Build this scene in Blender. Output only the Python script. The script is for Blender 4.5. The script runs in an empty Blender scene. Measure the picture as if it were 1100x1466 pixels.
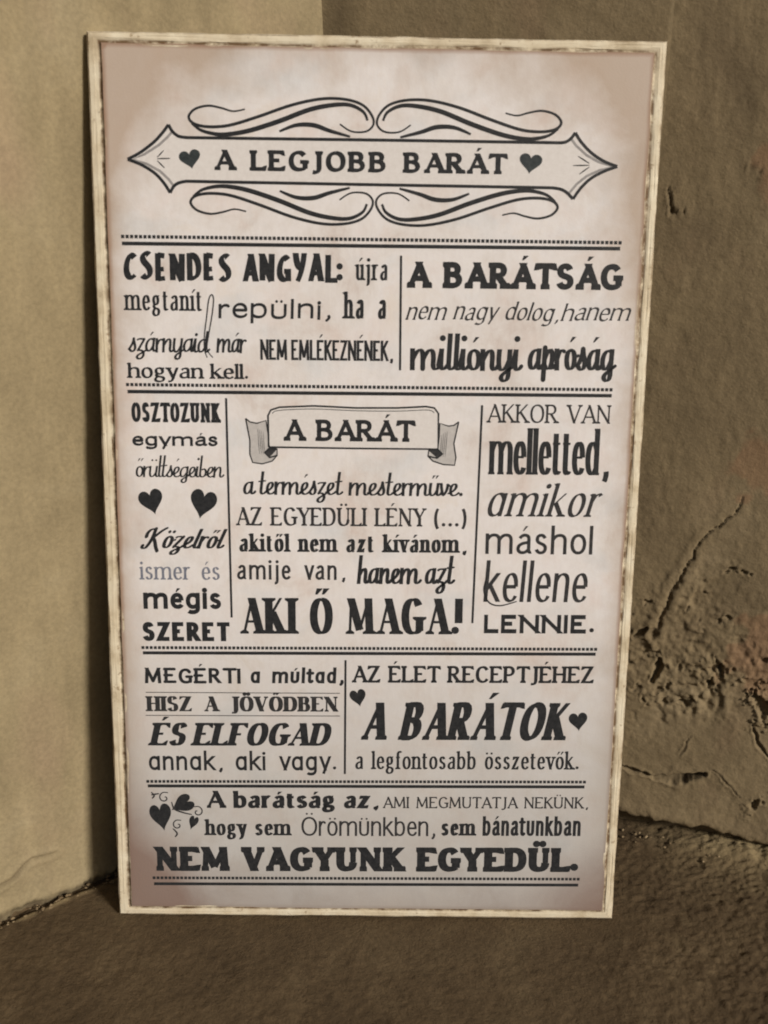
import bpy, math, random
import numpy as np
from mathutils import Matrix, Vector

sc = bpy.context.scene
# ------------------------------------------------------------------ measured layout (millimetres on the board, metres in the niche)
OUTLINE = [[(-130.15, 436.85), (-123.84, 440.1), (-116.4, 445.44), (-111.53, 450.37), (-108.34, 454.4)], [(-108.34, 454.4), (-106.42, 451.15), (-103.2, 448.77), (-98.84, 448.15)], [(-99.57, 448.14), (-50.71, 448.32), (-1.03, 448.54), (48.02, 448.65), (97.54, 448.76)], [(96.8, 448.75), (99.71, 449.32), (102.19, 451.1), (104.25, 453.92)], [(104.25, 453.92), (107.42, 449.45), (113.22, 443.96), (120.07, 439.87), (127.22, 437.35)], [(127.22, 437.35), (120.72, 434.96), (113.89, 431.32), (108.61, 426.29), (104.64, 420.55)], [(104.64, 420.55), (101.33, 423.69), (97.92, 425.41), (93.44, 426.05)], [(94.18, 426.06), (48.71, 426.11), (-0.73, 426.13), (-50.81, 426.2), (-99.68, 426.3)], [(-99.68, 426.3), (-103.74, 425.35), (-106.35, 423.55), (-108.27, 420.34)], [(-108.27, 420.34), (-111.45, 425.23), (-116.09, 430.08), (-122.93, 434.17), (-130.15, 436.85)]]
AXIS = [(-130.15, 436.85), (127.22, 437.35), (-0.51, 437.21)]
SWIRL = [([(-68.46, 462.69), (-74.54, 461.58), (-80.59, 463.06), (-87.39, 464.09), (-94.25, 462.4), (-97.66, 458.75), (-95.9, 455.61), (-90.61, 453.96), (-83.01, 453.8), (-74.62, 455.09), (-60.89, 459.36), (-44.16, 465.1), (-28.98, 468.36), (-16.84, 468.42), (-7.71, 465.99), (-2.63, 461.04), (-1.51, 456.3), (-5.28, 452.76), (-12.91, 452.64), (-19.04, 456.16)], 1.1), ([(-96.21, 455.31), (-91.41, 451.93), (-83.83, 450.17), (-76.21, 450.29), (-65.52, 452.35), (-50.26, 457.23), (-35.05, 462.95), (-22.9, 465.45), (-13.78, 465.6), (-6.91, 462.41), (-4.58, 458.13)], 1.7), ([(-50.59, 452.02), (-41.89, 455.2), (-32.75, 455.35), (-24.36, 452.74), (-13.65, 450.02)], 1.6)]
CHEV = [[(-114.59, 438.15), (-111.14, 441.56)], [(-114.61, 437.35), (-107.84, 437.64)], [(-114.64, 436.41), (-110.89, 432.79)], [(112.39, 438.69), (106.32, 442.17)], [(112.44, 437.74), (103.98, 437.5)], [(112.49, 436.93), (107.33, 433.15)]]
HEARTS = [(-97.46, 437.73, -96.36, 432.33, 11.28), (81.38, 438.54, 80.77, 432.73, 12.06), (-122.81, 255.24, -120.7, 247.34, 13.62), (-94.04, 254.44, -96.17, 245.08, 14.79), (-6.32, 141.25, -5.04, 135.28, 9.34), (122.3, 128.16, 123.04, 121.68, 10.89), (-122.33, 65.71, -120.52, 55.88, 12.84), (-109.35, 73.43, -116.46, 69.34, 10.89), (-103.4, 61.89, -105.16, 56.94, 5.45)]
RULES = [([(-134.5, 394.07), (131.16, 395.5)], [(-134.01, 397.67), (130.98, 398.57)]), ([(-134.07, 315.72), (131.13, 317.26)], [(-133.95, 319.51), (130.56, 320.49)]), ([(-130.1, 166.62), (130.31, 168.96)], [(-130.0, 169.76), (130.15, 171.9)]), ([(-129.64, 84.72), (128.13, 86.89)], [(-129.56, 87.59), (127.96, 89.99)]), ([(-127.67, 21.74), (127.63, 23.39)], [(-127.57, 25.64), (127.43, 27.3)])]
DIVIDERS = [[(14.11, 390.06), (14.64, 329.43)], [(-80.36, 312.88), (-78.95, 188.27)], [(60.09, 311.08), (58.6, 186.68)], [(-13.79, 163.63), (-13.65, 93.49)]]
ENGR = [[(-129.19, 142.78), (-16.87, 143.47)], [(-129.6, 128.68), (-16.78, 129.56)]]
RIB = {'band': [(-57.22, 286.3), (-57.49, 303.65), (-55.94, 306.74), (-51.33, 308.34), (-32.18, 309.37), (-9.17, 308.56), (13.85, 308.89), (29.19, 309.87), (33.82, 309.17), (36.2, 306.14), (36.31, 286.44), (-8.95, 286.2), (-56.83, 286.31)], 'inner': [(-55.18, 304.84), (-51.34, 306.61), (-32.17, 307.65), (-9.15, 307.03), (13.88, 307.16), (30.01, 307.97), (33.88, 306.49)], 'ltail': [(-69.78, 301.94), (-67.5, 300.06), (-63.66, 299.34), (-58.66, 300.95), (-57.55, 294.03), (-56.83, 285.92), (-52.59, 285.2), (-52.61, 281.7), (-55.33, 278.55), (-60.76, 276.91), (-66.17, 277.62), (-67.67, 282.27), (-67.59, 290.03), (-69.78, 301.94)], 'rtail': [(47.48, 301.69), (44.84, 299.72), (41.77, 299.29), (37.1, 300.77), (36.9, 293.43), (36.31, 286.44), (31.29, 285.59), (30.98, 282.47), (33.75, 279.78), (39.62, 277.91), (45.85, 277.6), (46.5, 281.91), (45.12, 289.67), (47.48, 301.69)], 'lfold': [(-52.59, 285.2), (-56.83, 285.92), (-59.55, 283.16), (-56.87, 280.47), (-52.61, 281.7)], 'rfold': [(31.29, 285.59), (36.31, 286.44), (39.08, 283.76), (36.04, 281.37), (30.98, 282.47)]}
SPIRALS = [(-119.97, 77.31, 3.9, 1), (-100.78, 68.62, 3.8, -1), (-112.55, 60.0, 3.6, 1)]
STEMS = [[(-127.75, 79.0), (-125.68, 79.46), (-123.2, 79.93)], [(-115.92, 74.69), (-114.37, 70.26), (-109.47, 68.08), (-104.12, 66.8)], [(-115.5, 57.72), (-113.09, 54.6), (-114.38, 52.34)], [(-127.7, 80.77), (-126.11, 78.57), (-127.4, 76.78)]]
EXTRA = [([(-90.29, 334.66), (-91.72, 339.14), (-91.59, 346.6), (-90.29, 355.9), (-89.0, 365.13), (-87.45, 368.09), (-86.36, 365.91), (-87.24, 357.79), (-89.32, 346.64), (-90.21, 339.16), (-87.25, 334.71)], 0.75), ([(65.88, 213.94), (64.55, 206.15), (67.58, 199.2), (74.03, 197.22), (83.51, 199.81)], 0.9)]
PAPER = [(-141.04, 493.15), (143.43, 494.63), (143.26, 8.26), (-143.59, 8.69)]
CRACK_MAIN = [(0.2674, 0.247), (0.2656, 0.2375), (0.2561, 0.2266), (0.2486, 0.2195), (0.2444, 0.2112), (0.2387, 0.1961), (0.2317, 0.1805), (0.2297, 0.1697), (0.2252, 0.1569), (0.2244, 0.1469)]
CRACKS = [([(0.2116, 0.1463), (0.2148, 0.1502), (0.2193, 0.1537)], 0.0022, 0.003), ([(0.2292, 0.1331), (0.2291, 0.125), (0.2263, 0.117)], 0.0025, 0.004), ([(0.292, 0.0943), (0.2959, 0.0836), (0.3002, 0.0765), (0.3061, 0.0707)], 0.0012, 0.002), ([(0.2356, 0.0458), (0.2492, 0.047), (0.2649, 0.0529)], 0.0034, 0.009), ([(0.212, 0.0506), (0.2215, 0.0484), (0.2333, 0.046)], 0.0014, 0.003), ([(0.2636, 0.1395), (0.2671, 0.1311), (0.269, 0.1254)], 0.0016, 0.002), ([(0.2612, 0.1167), (0.2635, 0.1246)], 0.0018, 0.002), ([(0.0415, 0.5293), (0.0438, 0.5219), (0.0473, 0.5117)], 0.0014, 0.0025), ([(0.0174, 0.5337), (0.0183, 0.5226), (0.0175, 0.5113)], 0.0012, 0.0015), ([(0.2482, 0.4388), (0.256, 0.4355), (0.2616, 0.4348)], 0.0008, 0.001), ([(0.2066, 0.4265), (0.2085, 0.4188), (0.2101, 0.4139)], 0.0012, 0.0012), ([(0.2706, 0.0586), (0.283, 0.0474), (0.2904, 0.0406)], 0.0008, 0.0008), ([(0.2541, 0.0797), (0.2496, 0.0658)], 0.001, 0.0006)]
PITS = [(0.2177, 0.1722, 0.0021), (0.2682, 0.1674, 0.0021), (0.2666, 0.1315, 0.0029), (0.2617, 0.1203, 0.0029), (0.2518, 0.1058, 0.0021), (0.2471, 0.1041, 0.0025), (0.2424, 0.1293, 0.0017), (0.2539, 0.157, 0.0013), (0.2658, 0.1999, 0.0021), (0.2747, 0.1985, 0.0021), (0.2101, 0.4139, 0.0025), (0.2972, 0.1083, 0.0067), (0.2994, 0.0358, 0.0033), (0.3049, 0.0383, 0.0017), (0.2757, 0.1312, 0.0017), (0.2519, 0.1306, 0.0017), (0.2352, 0.1028, 0.0021), (0.217, 0.1106, 0.0021), (0.2212, 0.1034, 0.0021), (0.2249, 0.137, 0.0025), (0.2635, 0.164, 0.0017), (0.2937, 0.1405, 0.0025), (0.2101, 0.1275, 0.0017), (0.236, 0.1132, 0.0021), (0.2875, 0.1104, 0.0013), (0.2305, 0.1099, 0.0025), (0.2508, 0.1625, 0.0013), (0.2093, 0.1624, 0.0013), (0.253, 0.182, 0.0013), (0.2434, 0.1713, 0.0013)]
ROUGH = (0.2471, 0.1349)
BRICKY = [(0.2963, 0.1438, 0.022), (0.2805, 0.2657, 0.018), (0.2616, 0.4344, 0.012)]
WL_CRACK = [(0.2405, 0.0227), (0.23, 0.0251), (0.2232, 0.0308), (0.2166, 0.0333), (0.2116, 0.0315), (0.2038, 0.031)]
RBASE = [[0.1788, 0.0922], [0.2538, 0.0729]]
K = [-0.032, 0.1464]
UR = [0.9684816976063912, -0.24908472735485532]
UL = [-0.7810955021176825, -0.6244115762632252]
CAM_M = [[0.999857, -0.013211, -0.010579, 0.00125], [-0.006279, 0.290915, -0.956728, -0.495713], [0.015717, 0.956658, 0.29079, 0.409524]]
TEXTS = [
 ('A LEGJOBB BARÁT', -84.53, 432.17, 67.69, 432.5, 9.81, 'title'),
 ('CSENDES ANGYAL:', -134.39, 375.24, -15.45, 375.67, 13.81, 'nouveau'),
 ('újra', -9.83, 376.96, 7.04, 377.02, 11.28, 'serif'),
 ('megtanít', -133.79, 359.3, -92.85, 359.45, 11.02, 'serif'),
 ('repülni,', -83.89, 355.99, -24.35, 356.22, 10.33, 'hand'),
 ('ha a', -16.05, 356.64, 6.6, 356.73, 13.64, 'serif'),
 ('szárnyaid', -133.0, 337.03, -89.86, 337.2, 10.45, 'scriptmid'),
 ('már', -85.32, 337.36, -69.4, 337.42, 10.46, 'scriptmid'),
 ('NEM EMLÉKEZNÉNEK,', -61.47, 333.96, 10.37, 334.24, 10.49, 'cond'),
 ('hogyan kell.', -133.45, 323.11, -67.65, 323.37, 7.92, 'serifbold'),
 ('A BARÁTSÁG', 17.99, 373.36, 132.81, 373.79, 13.14, 'flare'),
 ('nem nagy dolog,', 17.17, 356.77, 99.28, 357.08, 9.24, 'pen'),
 ('hanem', 101.16, 357.29, 137.56, 357.43, 9.25, 'pen'),
 ('milliónyi', 19.98, 329.5, 80.29, 329.74, 16.15, 'brush'),
 ('apróság', 84.09, 330.44, 131.9, 330.63, 16.16, 'brush'),
 ('OSZTOZUNK', -132.31, 299.14, -84.01, 299.36, 10.34, 'condart'),
 ('egymás', -132.34, 286.02, -85.36, 286.26, 7.16, 'wide'),
 ('őrültségeiben', -131.34, 268.51, -82.93, 268.78, 8.61, 'script'),
 ('Közelről', -128.28, 228.04, -84.71, 228.34, 10.03, 'scriptcal'),
 ('ismer és', -130.0, 209.99, -85.38, 210.33, 10.16, 'serifpale'),
 ('mégis', -128.93, 192.81, -84.85, 193.16, 12.32, 'sansbold'),
 ('SZERET', -129.89, 173.73, -80.74, 174.16, 10.82, 'sansheavy'),
 ('A BARÁT', -48.33, 289.91, 22.29, 290.26, 11.38, 'flare2'),
 ('a természet', -71.79, 259.49, -16.49, 259.82, 10.24, 'scripttall'),
 ('mesterműve.', -12.98, 259.69, 50.63, 260.07, 10.25, 'scripttall'),
 ('AZ EGYEDÜLI LÉNY (...)', -75.5, 241.96, 53.5, 242.81, 9.97, 'serifcap'),
 ('akitől nem azt kívánom,', -74.11, 226.93, 53.56, 227.83, 10.06, 'serifbold'),
 ('amije van,', -75.49, 210.7, -14.95, 211.15, 11.38, 'human'),
 ('hanem azt', -7.8, 208.91, 47.36, 209.33, 13.03, 'scripttall'),
 ('AKI Ő MAGA!', -73.88, 178.79, 52.99, 179.88, 20.28, 'times'),
 ('AKKOR VAN', 63.29, 301.53, 130.85, 301.84, 9.79, 'seriflight'),
 ('melletted,', 65.05, 272.77, 131.31, 273.14, 24.15, 'poster'),
 ('amikor', 63.91, 249.02, 125.56, 249.41, 18.24, 'italic'),
 ('máshol', 64.63, 227.33, 125.15, 227.76, 15.89, 'light'),
 ('kellene', 64.38, 199.37, 122.65, 199.83, 23.3, 'lightcon'),
 ('LENNIE.', 65.4, 180.73, 128.84, 181.27, 10.6, 'sansdemi'),
 ('MEGÉRTI', -129.43, 148.3, -74.23, 148.79, 8.89, 'handbold'),
 ('a múltad,', -68.58, 149.03, -15.3, 149.5, 9.31, 'handlow'),
 ('HISZ A JÖVŐDBEN', -128.71, 131.26, -18.01, 132.24, 8.77, 'engraved'),
 ('ÉS ELFOGAD', -127.69, 110.13, -23.6, 111.06, 13.41, 'timesit'),
 ('annak, aki vagy.', -128.54, 94.63, -18.6, 95.61, 11.81, 'geo'),
 ('AZ ÉLET RECEPTJÉHEZ', -9.65, 150.15, 129.64, 151.39, 9.74, 'flarethin'),
 ('A BARÁTOK', -4.83, 115.01, 113.88, 116.06, 22.0, 'kauf'),
 ('a legfontosabb összetevők.', -7.51, 96.64, 124.25, 97.81, 10.95, 'serif2'),
 ('A barátság az,', -95.37, 71.13, 5.98, 71.98, 10.44, 'ultra'),
 ('AMI MEGMUTATJA NEKÜNK,', 9.29, 72.12, 130.51, 73.14, 6.9, 'tiny'),
 ('hogy sem', -96.09, 53.66, -45.81, 54.05, 9.88, 'serifbold'),
 ('Örömünkben,', -39.15, 53.81, 39.99, 54.42, 11.69, 'bubble'),
 ('sem', 44.15, 54.91, 64.17, 55.06, 10.34, 'serifbold'),
 ('bánatunkban', 68.77, 54.94, 127.25, 55.4, 12.14, 'condsans'),
 ('NEM VAGYUNK EGYEDÜL.', -126.19, 30.23, 128.88, 32.01, 15.02, 'heavy'),
]

LEAN = math.radians(6.5); LIFT = .0012

# ------------------------------------------------------------------ camera
cam = bpy.data.cameras.new('camera'); cam_o = bpy.data.objects.new('camera', cam)
sc.collection.objects.link(cam_o); sc.camera = cam_o
cam.sensor_fit = 'VERTICAL'; cam.sensor_height = 36; cam.sensor_width = 27
cam.lens = 1400/1466*36; cam.clip_start = .01; cam.clip_end = 100
cam_o.matrix_world = Matrix([CAM_M[0], CAM_M[1], CAM_M[2], [0, 0, 0, 1]])
cam.dof.use_dof = True; cam.dof.focus_distance = .60; cam.dof.aperture_fstop = 9.0

# ------------------------------------------------------------------ light: low soft sun from the front right, dim sky
SUN_AZ = math.radians(45)      # to the right of straight ahead-behind the viewer
SUN_EL = math.radians(24)
to_sun = Vector((math.sin(SUN_AZ)*math.cos(SUN_EL), -math.cos(SUN_AZ)*math.cos(SUN_EL), math.sin(SUN_EL)))
world = bpy.data.worlds.new('World'); sc.world = world; world.use_nodes = True
wn = world.node_tree; bg = wn.nodes['Background']
sky = wn.nodes.new('ShaderNodeTexSky'); sky.sky_type = 'NISHITA'; sky.sun_disc = False
sky.sun_elevation = SUN_EL; sky.sun_rotation = math.atan2(to_sun.x, to_sun.y)
sky.air_density = 1.0; sky.dust_density = 3.0; sky.ozone_density = .6
wn.links.new(sky.outputs[0], bg.inputs[0]); bg.inputs[1].default_value = .05
sun = bpy.data.lights.new('sun', 'SUN'); sun.energy = 4.6; sun.angle = math.radians(10); sun.color = (1, .92, .82)
sun_o = bpy.data.objects.new('sun', sun); sc.collection.objects.link(sun_o)
sun_o.rotation_euler = to_sun.to_track_quat('Z', 'Y').to_euler(); sun_o.location = to_sun*3
sc.view_settings.view_transform = 'Standard'; sc.view_settings.look = 'None'
sc.view_settings.exposure = -0.52; sc.view_settings.gamma = 1
sc.cycles.filter_width = 1.9
sc.cycles.use_denoising = True

# ------------------------------------------------------------------ helpers
def link(name, me, mat=None, parent=None):
    o = bpy.data.objects.new(name, me); sc.collection.objects.link(o)
    if mat and me: me.materials.append(mat)
    if parent: o.parent = parent
    return o
def mesh(name, v, f, smooth=False):
    me = bpy.data.meshes.new(name); me.from_pydata([tuple(p) for p in v], [], [tuple(q) for q in f]); me.update()
    if smooth: me.polygons.foreach_set('use_smooth', [True]*len(me.polygons))
    return me
def vnoise(x, y, seed):
    """smooth lattice noise, -1..1"""
    r = np.random.RandomState(seed).rand(256, 256)*2-1
    xi = np.floor(x).astype(int); yi = np.floor(y).astype(int); fx = x-xi; fy = y-yi
    fx = fx*fx*fx*(fx*(fx*6-15)+10); fy = fy*fy*fy*(fy*(fy*6-15)+10)
    a = r[xi % 256, yi % 256]; b = r[(xi+1) % 256, yi % 256]; c = r[xi % 256, (yi+1) % 256]; d = r[(xi+1) % 256, (yi+1) % 256]
    return (a*(1-fx)+b*fx)*(1-fy)+(c*(1-fx)+d*fx)*fy
def fbm(x, y, fr, octv, seed, gain=.5):
    s = 0; amp = 1; tot = 0
    for k in range(octv):
        s = s+amp*vnoise(x*fr+17.3*k, y*fr+9.1*k, seed+k); tot += amp; amp *= gain; fr *= 2.03
    return s/tot
def seg_dist(x, y, pts):
    d = np.full(x.shape, 9.0); tt = np.zeros(x.shape); n = len(pts)-1
    for k in range(n):
        ax, ay = pts[k]; bx, by = pts[k+1]; l2 = (bx-ax)**2+(by-ay)**2+1e-12
        t = np.clip(((x-ax)*(bx-ax)+(y-ay)*(by-ay))/l2, 0, 1)
        q = np.hypot(x-ax-t*(bx-ax), y-ay-t*(by-ay)); m = q < d
        d = np.where(m, q, d); tt = np.where(m, (k+t)/n, tt)
    return d, tt
def axis(parts):
    out = []
    for a, b, st in parts: out += list(np.arange(a, b, st))
    out.append(parts[-1][1]); return np.array(out)
def grid_mesh(name, A, Bx, fn):
    g, h = np.meshgrid(A, Bx, indexing='ij'); P = fn(g, h).reshape(-1, 3)
    na, nb = len(A), len(Bx); i = np.arange(na*nb).reshape(na, nb)
    q = np.stack([i[:-1, :-1], i[1:, :-1], i[1:, 1:], i[:-1, 1:]], -1).reshape(-1, 4)
    me = bpy.data.meshes.new(name); me.vertices.add(len(P)); me.vertices.foreach_set('co', P.ravel().astype(np.float32))
    me.loops.add(q.size); me.loops.foreach_set('vertex_index', q.ravel().astype(np.int32))
    me.polygons.add(len(q)); me.polygons.foreach_set('loop_start', (np.arange(len(q))*4).astype(np.int32))
    me.polygons.foreach_set('use_smooth', np.ones(len(q), bool)); me.update(calc_edges=True); me.validate()
    return me
def attr(me, name, vals):
    a = me.attributes.new(name, 'FLOAT', 'POINT'); a.data.foreach_set('value', vals.ravel().astype(np.float32))

class NT:
    def __init__(self, name, rough=.9):
        self.m = bpy.data.materials.new(name); self.m.use_nodes = True; self.t = self.m.node_tree
        self.b = self.t.nodes['Principled BSDF']; self.b.inputs['Roughness'].default_value = rough
        self.b.inputs['Specular IOR Level'].default_value = .25
        self.co = self.n('ShaderNodeTexCoord').outputs['Object']
    def n(self, ty, **kw):
        x = self.t.nodes.new(ty)
        for k, v in kw.items(): setattr(x, k, v)
        return x
    def l(self, a, b): self.t.links.new(a, b)
    def noise(self, scale, detail=4, rough=.5, vec=None, dist=0):
        x = self.n('ShaderNodeTexNoise'); x.inputs['Scale'].default_value = scale; x.inputs['Detail'].default_value = detail
        x.inputs['Roughness'].default_value = rough; x.inputs['Distortion'].default_value = dist
        self.l(vec or self.co, x.inputs['Vector']); return x.outputs['Fac']
    def scaled(self, s):
        x = self.n('ShaderNodeMapping'); x.inputs['Scale'].default_value = s; self.l(self.co, x.inputs['Vector']); return x.outputs[0]
    def ramp(self, fac, stops):
        x = self.n('ShaderNodeValToRGB'); e = x.color_ramp.elements
        while len(e) < len(stops): e.new(.5)
        for k, (p, c) in enumerate(stops):
            e[k].position = p; e[k].color = (c[0], c[1], c[2], 1) if isinstance(c, tuple) else (c, c, c, 1)
        self.l(fac, x.inputs[0]); return x.outputs[0]
    def mix(self, fac, a, b, mode='MIX'):
        x = self.n('ShaderNodeMix', data_type='RGBA', blend_type=mode)
        if isinstance(fac, (int, float)): x.inputs[0].default_value = fac
        else: self.l(fac, x.inputs[0])
        for s, v in ((6, a), (7, b)):
            if isinstance(v, tuple): x.inputs[s].default_value = (*v, 1)
            else: self.l(v, x.inputs[s])
        return x.outputs[2]
    def math(self, op, a, b=0.0, c=None):
        x = self.n('ShaderNodeMath', operation=op)
        for k, v in enumerate((a, b) if c is None else (a, b, c)):
            if isinstance(v, (int, float)): x.inputs[k].default_value = v
            else: self.l(v, x.inputs[k])
        return x.outputs[0]
    def at(self, name): x = self.n('ShaderNodeAttribute', attribute_name=name); return x.outputs['Fac']
    def col(self, c):
        if isinstance(c, tuple): self.b.inputs['Base Color'].default_value = (*c, 1)
        else: self.l(c, self.b.inputs['Base Color'])
    def bump(self, h, dist, strength=1.0, prev=None):
        x = self.n('ShaderNodeBump'); x.inputs['Strength'].default_value = strength; x.inputs['Distance'].default_value = dist
        self.l(h, x.inputs['Height'])
        if prev: self.l(prev, x.inputs['Normal'])
        self.l(x.outputs[0], self.b.inputs['Normal']); return x.outputs[0]

# ------------------------------------------------------------------ materials
def plaster(name, c_lo, c_mid, c_hi, pink, grain, dirt_and_shade=(.07, .05, .03)):
    n = NT(name, .92)
    big = n.ramp(n.noise(9, 6, .66, dist=.6), [(.3, c_lo), (.52, c_mid), (.75, c_hi)])
    p = n.ramp(n.noise(11, 3, .5, n.scaled((1.3, 1.3, .8))), [(.56, 0.0), (.72, 1.0)])
    base = n.mix(n.math('MULTIPLY', p, .6), big, pink)
    streak = n.noise(60, 3, .6, n.scaled((1, 1, .22)))
    base = n.mix(.5, base, n.ramp(streak, [(.3, .40), (.7, .60)]), 'OVERLAY')
    speck = n.ramp(n.noise(420, 2, .6), [(.3, .36), (.7, .62)])
    base = n.mix(.4, base, speck, 'OVERLAY')
    base = n.mix(n.at('brick'), base, (.27, .135, .075))
    base = n.mix(n.at('dirt_and_shade'), base, dirt_and_shade)
    n.col(base)
    b1 = n.bump(n.noise(150, 5, .62), .0012, grain)
    n.bump(n.noise(620, 3, .6), .0005, grain, b1)
    return n.m
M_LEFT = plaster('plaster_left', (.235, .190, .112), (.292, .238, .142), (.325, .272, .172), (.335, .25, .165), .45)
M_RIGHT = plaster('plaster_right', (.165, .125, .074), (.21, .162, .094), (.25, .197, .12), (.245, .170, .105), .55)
n = NT('floor_plaster', .95)
fb = n.ramp(n.noise(16, 6, .7), [(.3, (.070, .048, .026)), (.5, (.098, .068, .037)), (.7, (.130, .094, .052))])
fb = n.mix(.5, fb, n.ramp(n.noise(230, 4, .65), [(.3, .30), (.7, .70)]), 'OVERLAY')
fb = n.mix(n.at('pale'), fb, (.30, .235, .13))
n.col(fb); b1 = n.bump(n.noise(330, 4, .6), .0014, .5); n.bump(n.noise(700, 3, .6), .0006, .8, b1)
M_FLOOR = n.m
n = NT('crumb', .95); n.col(n.ramp(n.noise(200), [(.3, (.14, .10, .055)), (.7, (.30, .23, .14))])); M_CRUMB = n.m

# cream crackled paint of the board's rim, antiqued brown
n = NT('cream_paint', .62)
ny = n.noise(50, 4, .6, n.scaled((1, 1, 1))); fine = n.noise(300, 3, .7, n.scaled((1, 1, 1)))
c = n.ramp(ny, [(.3, (.50, .42, .29)), (.45, (.68, .60, .45)), (.65, (.80, .74, .59))])
wear = n.math('MULTIPLY', n.at('wear'), n.ramp(n.noise(120, 4, .7), [(.35, .15), (.58, 1.0)]))
c = n.mix(wear, c, (.13, .075, .035))
nick = n.ramp(n.noise(170, 5, .75), [(.6, 0.0), (.68, 1.0)])
c = n.mix(n.math('MULTIPLY', nick, .7), c, (.24, .155, .08))
n.col(c); n.bump(fine, .0004, .6); M_RIM = n.m
n = NT('raw_board', .9); n.col(n.ramp(n.noise(90, 4), [(.3, (.16, .10, .055)), (.7, (.26, .18, .10))])); M_BACK = n.m

# the print: pale rosy-grey paper with tea stains towards its edges
n = NT('printed_paper', .55)
W1 = n.noise(22, 6, .68, dist=.5); W2 = n.noise(34, 4, .6)
c = n.ramp(W1, [(.30, (.63, .565, .54)), (.43, (.72, .69, .685)), (.55, (.77, .75, .765)), (.70, (.74, .69, .655))])
blue = n.ramp(n.noise(20, 3, .5, n.scaled((1, 1.4, 1))), [(.55, 0.0), (.75, 1.0)])
c = n.mix(n.math('MULTIPLY', blue, .55), c, (.56, .61, .66))
pk = n.ramp(n.noise(27, 4, .6, n.scaled((1.2, 1, 1))), [(.52, 0.0), (.7, 1.0)])
c = n.mix(n.math('MULTIPLY', pk, .4), c, (.70, .58, .54))
c = n.mix(.35, c, n.ramp(n.noise(260, 3, .7, n.scaled((1.5, .5, 1))), [(.3, .37), (.7, .63)]), 'OVERLAY')
wob = n.math('ADD', n.at('edge'), n.math('MULTIPLY_ADD', W2, 1.0, -.5))
c = n.mix(n.ramp(wob, [(.22, 0.0), (.95, .78)]), c, (.43, .33, .25))
c = n.mix(n.ramp(n.math('ADD', n.at('rim'), n.math('MULTIPLY_ADD', W2, .5, -.25)), [(.3, 0.0), (1.0, .85)]), c, (.30, .18, .12))
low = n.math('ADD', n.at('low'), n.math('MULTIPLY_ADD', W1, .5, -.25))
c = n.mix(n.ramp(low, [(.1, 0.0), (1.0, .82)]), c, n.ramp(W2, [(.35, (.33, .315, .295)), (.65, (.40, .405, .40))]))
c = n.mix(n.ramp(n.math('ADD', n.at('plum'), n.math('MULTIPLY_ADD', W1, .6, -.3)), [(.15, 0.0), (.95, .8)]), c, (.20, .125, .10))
n.col(c); n.bump(n.noise(900, 2, .5), .00012, .5); M_PAPER = n.m

def ink(name, c0, c1):
    n = NT(name, .5); n.col(n.ramp(n.noise(380, 4, .7), [(.35, c0), (.7, c1)])); return n.m
M_INK = ink('black_ink', (.015, .017, .02), (.036, .037, .041))
M_MID = ink('faded_ink', (.022, .023, .026), (.055, .054, .057))
M_PALE = ink('pale_blue_ink', (.13, .15, .21), (.26, .27, .32))
M_GREY = ink('grey_ink', (.26, .25, .255), (.36, .35, .355))
M_WASH = ink('grey_wash', (.47, .455, .455), (.56, .545, .54))
M_BAND = ink('band_wash', (.68, .655, .65), (.75, .73, .73))
M_HEART = ink('heart_ink', (.025, .032, .036), (.055, .066, .07))

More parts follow.
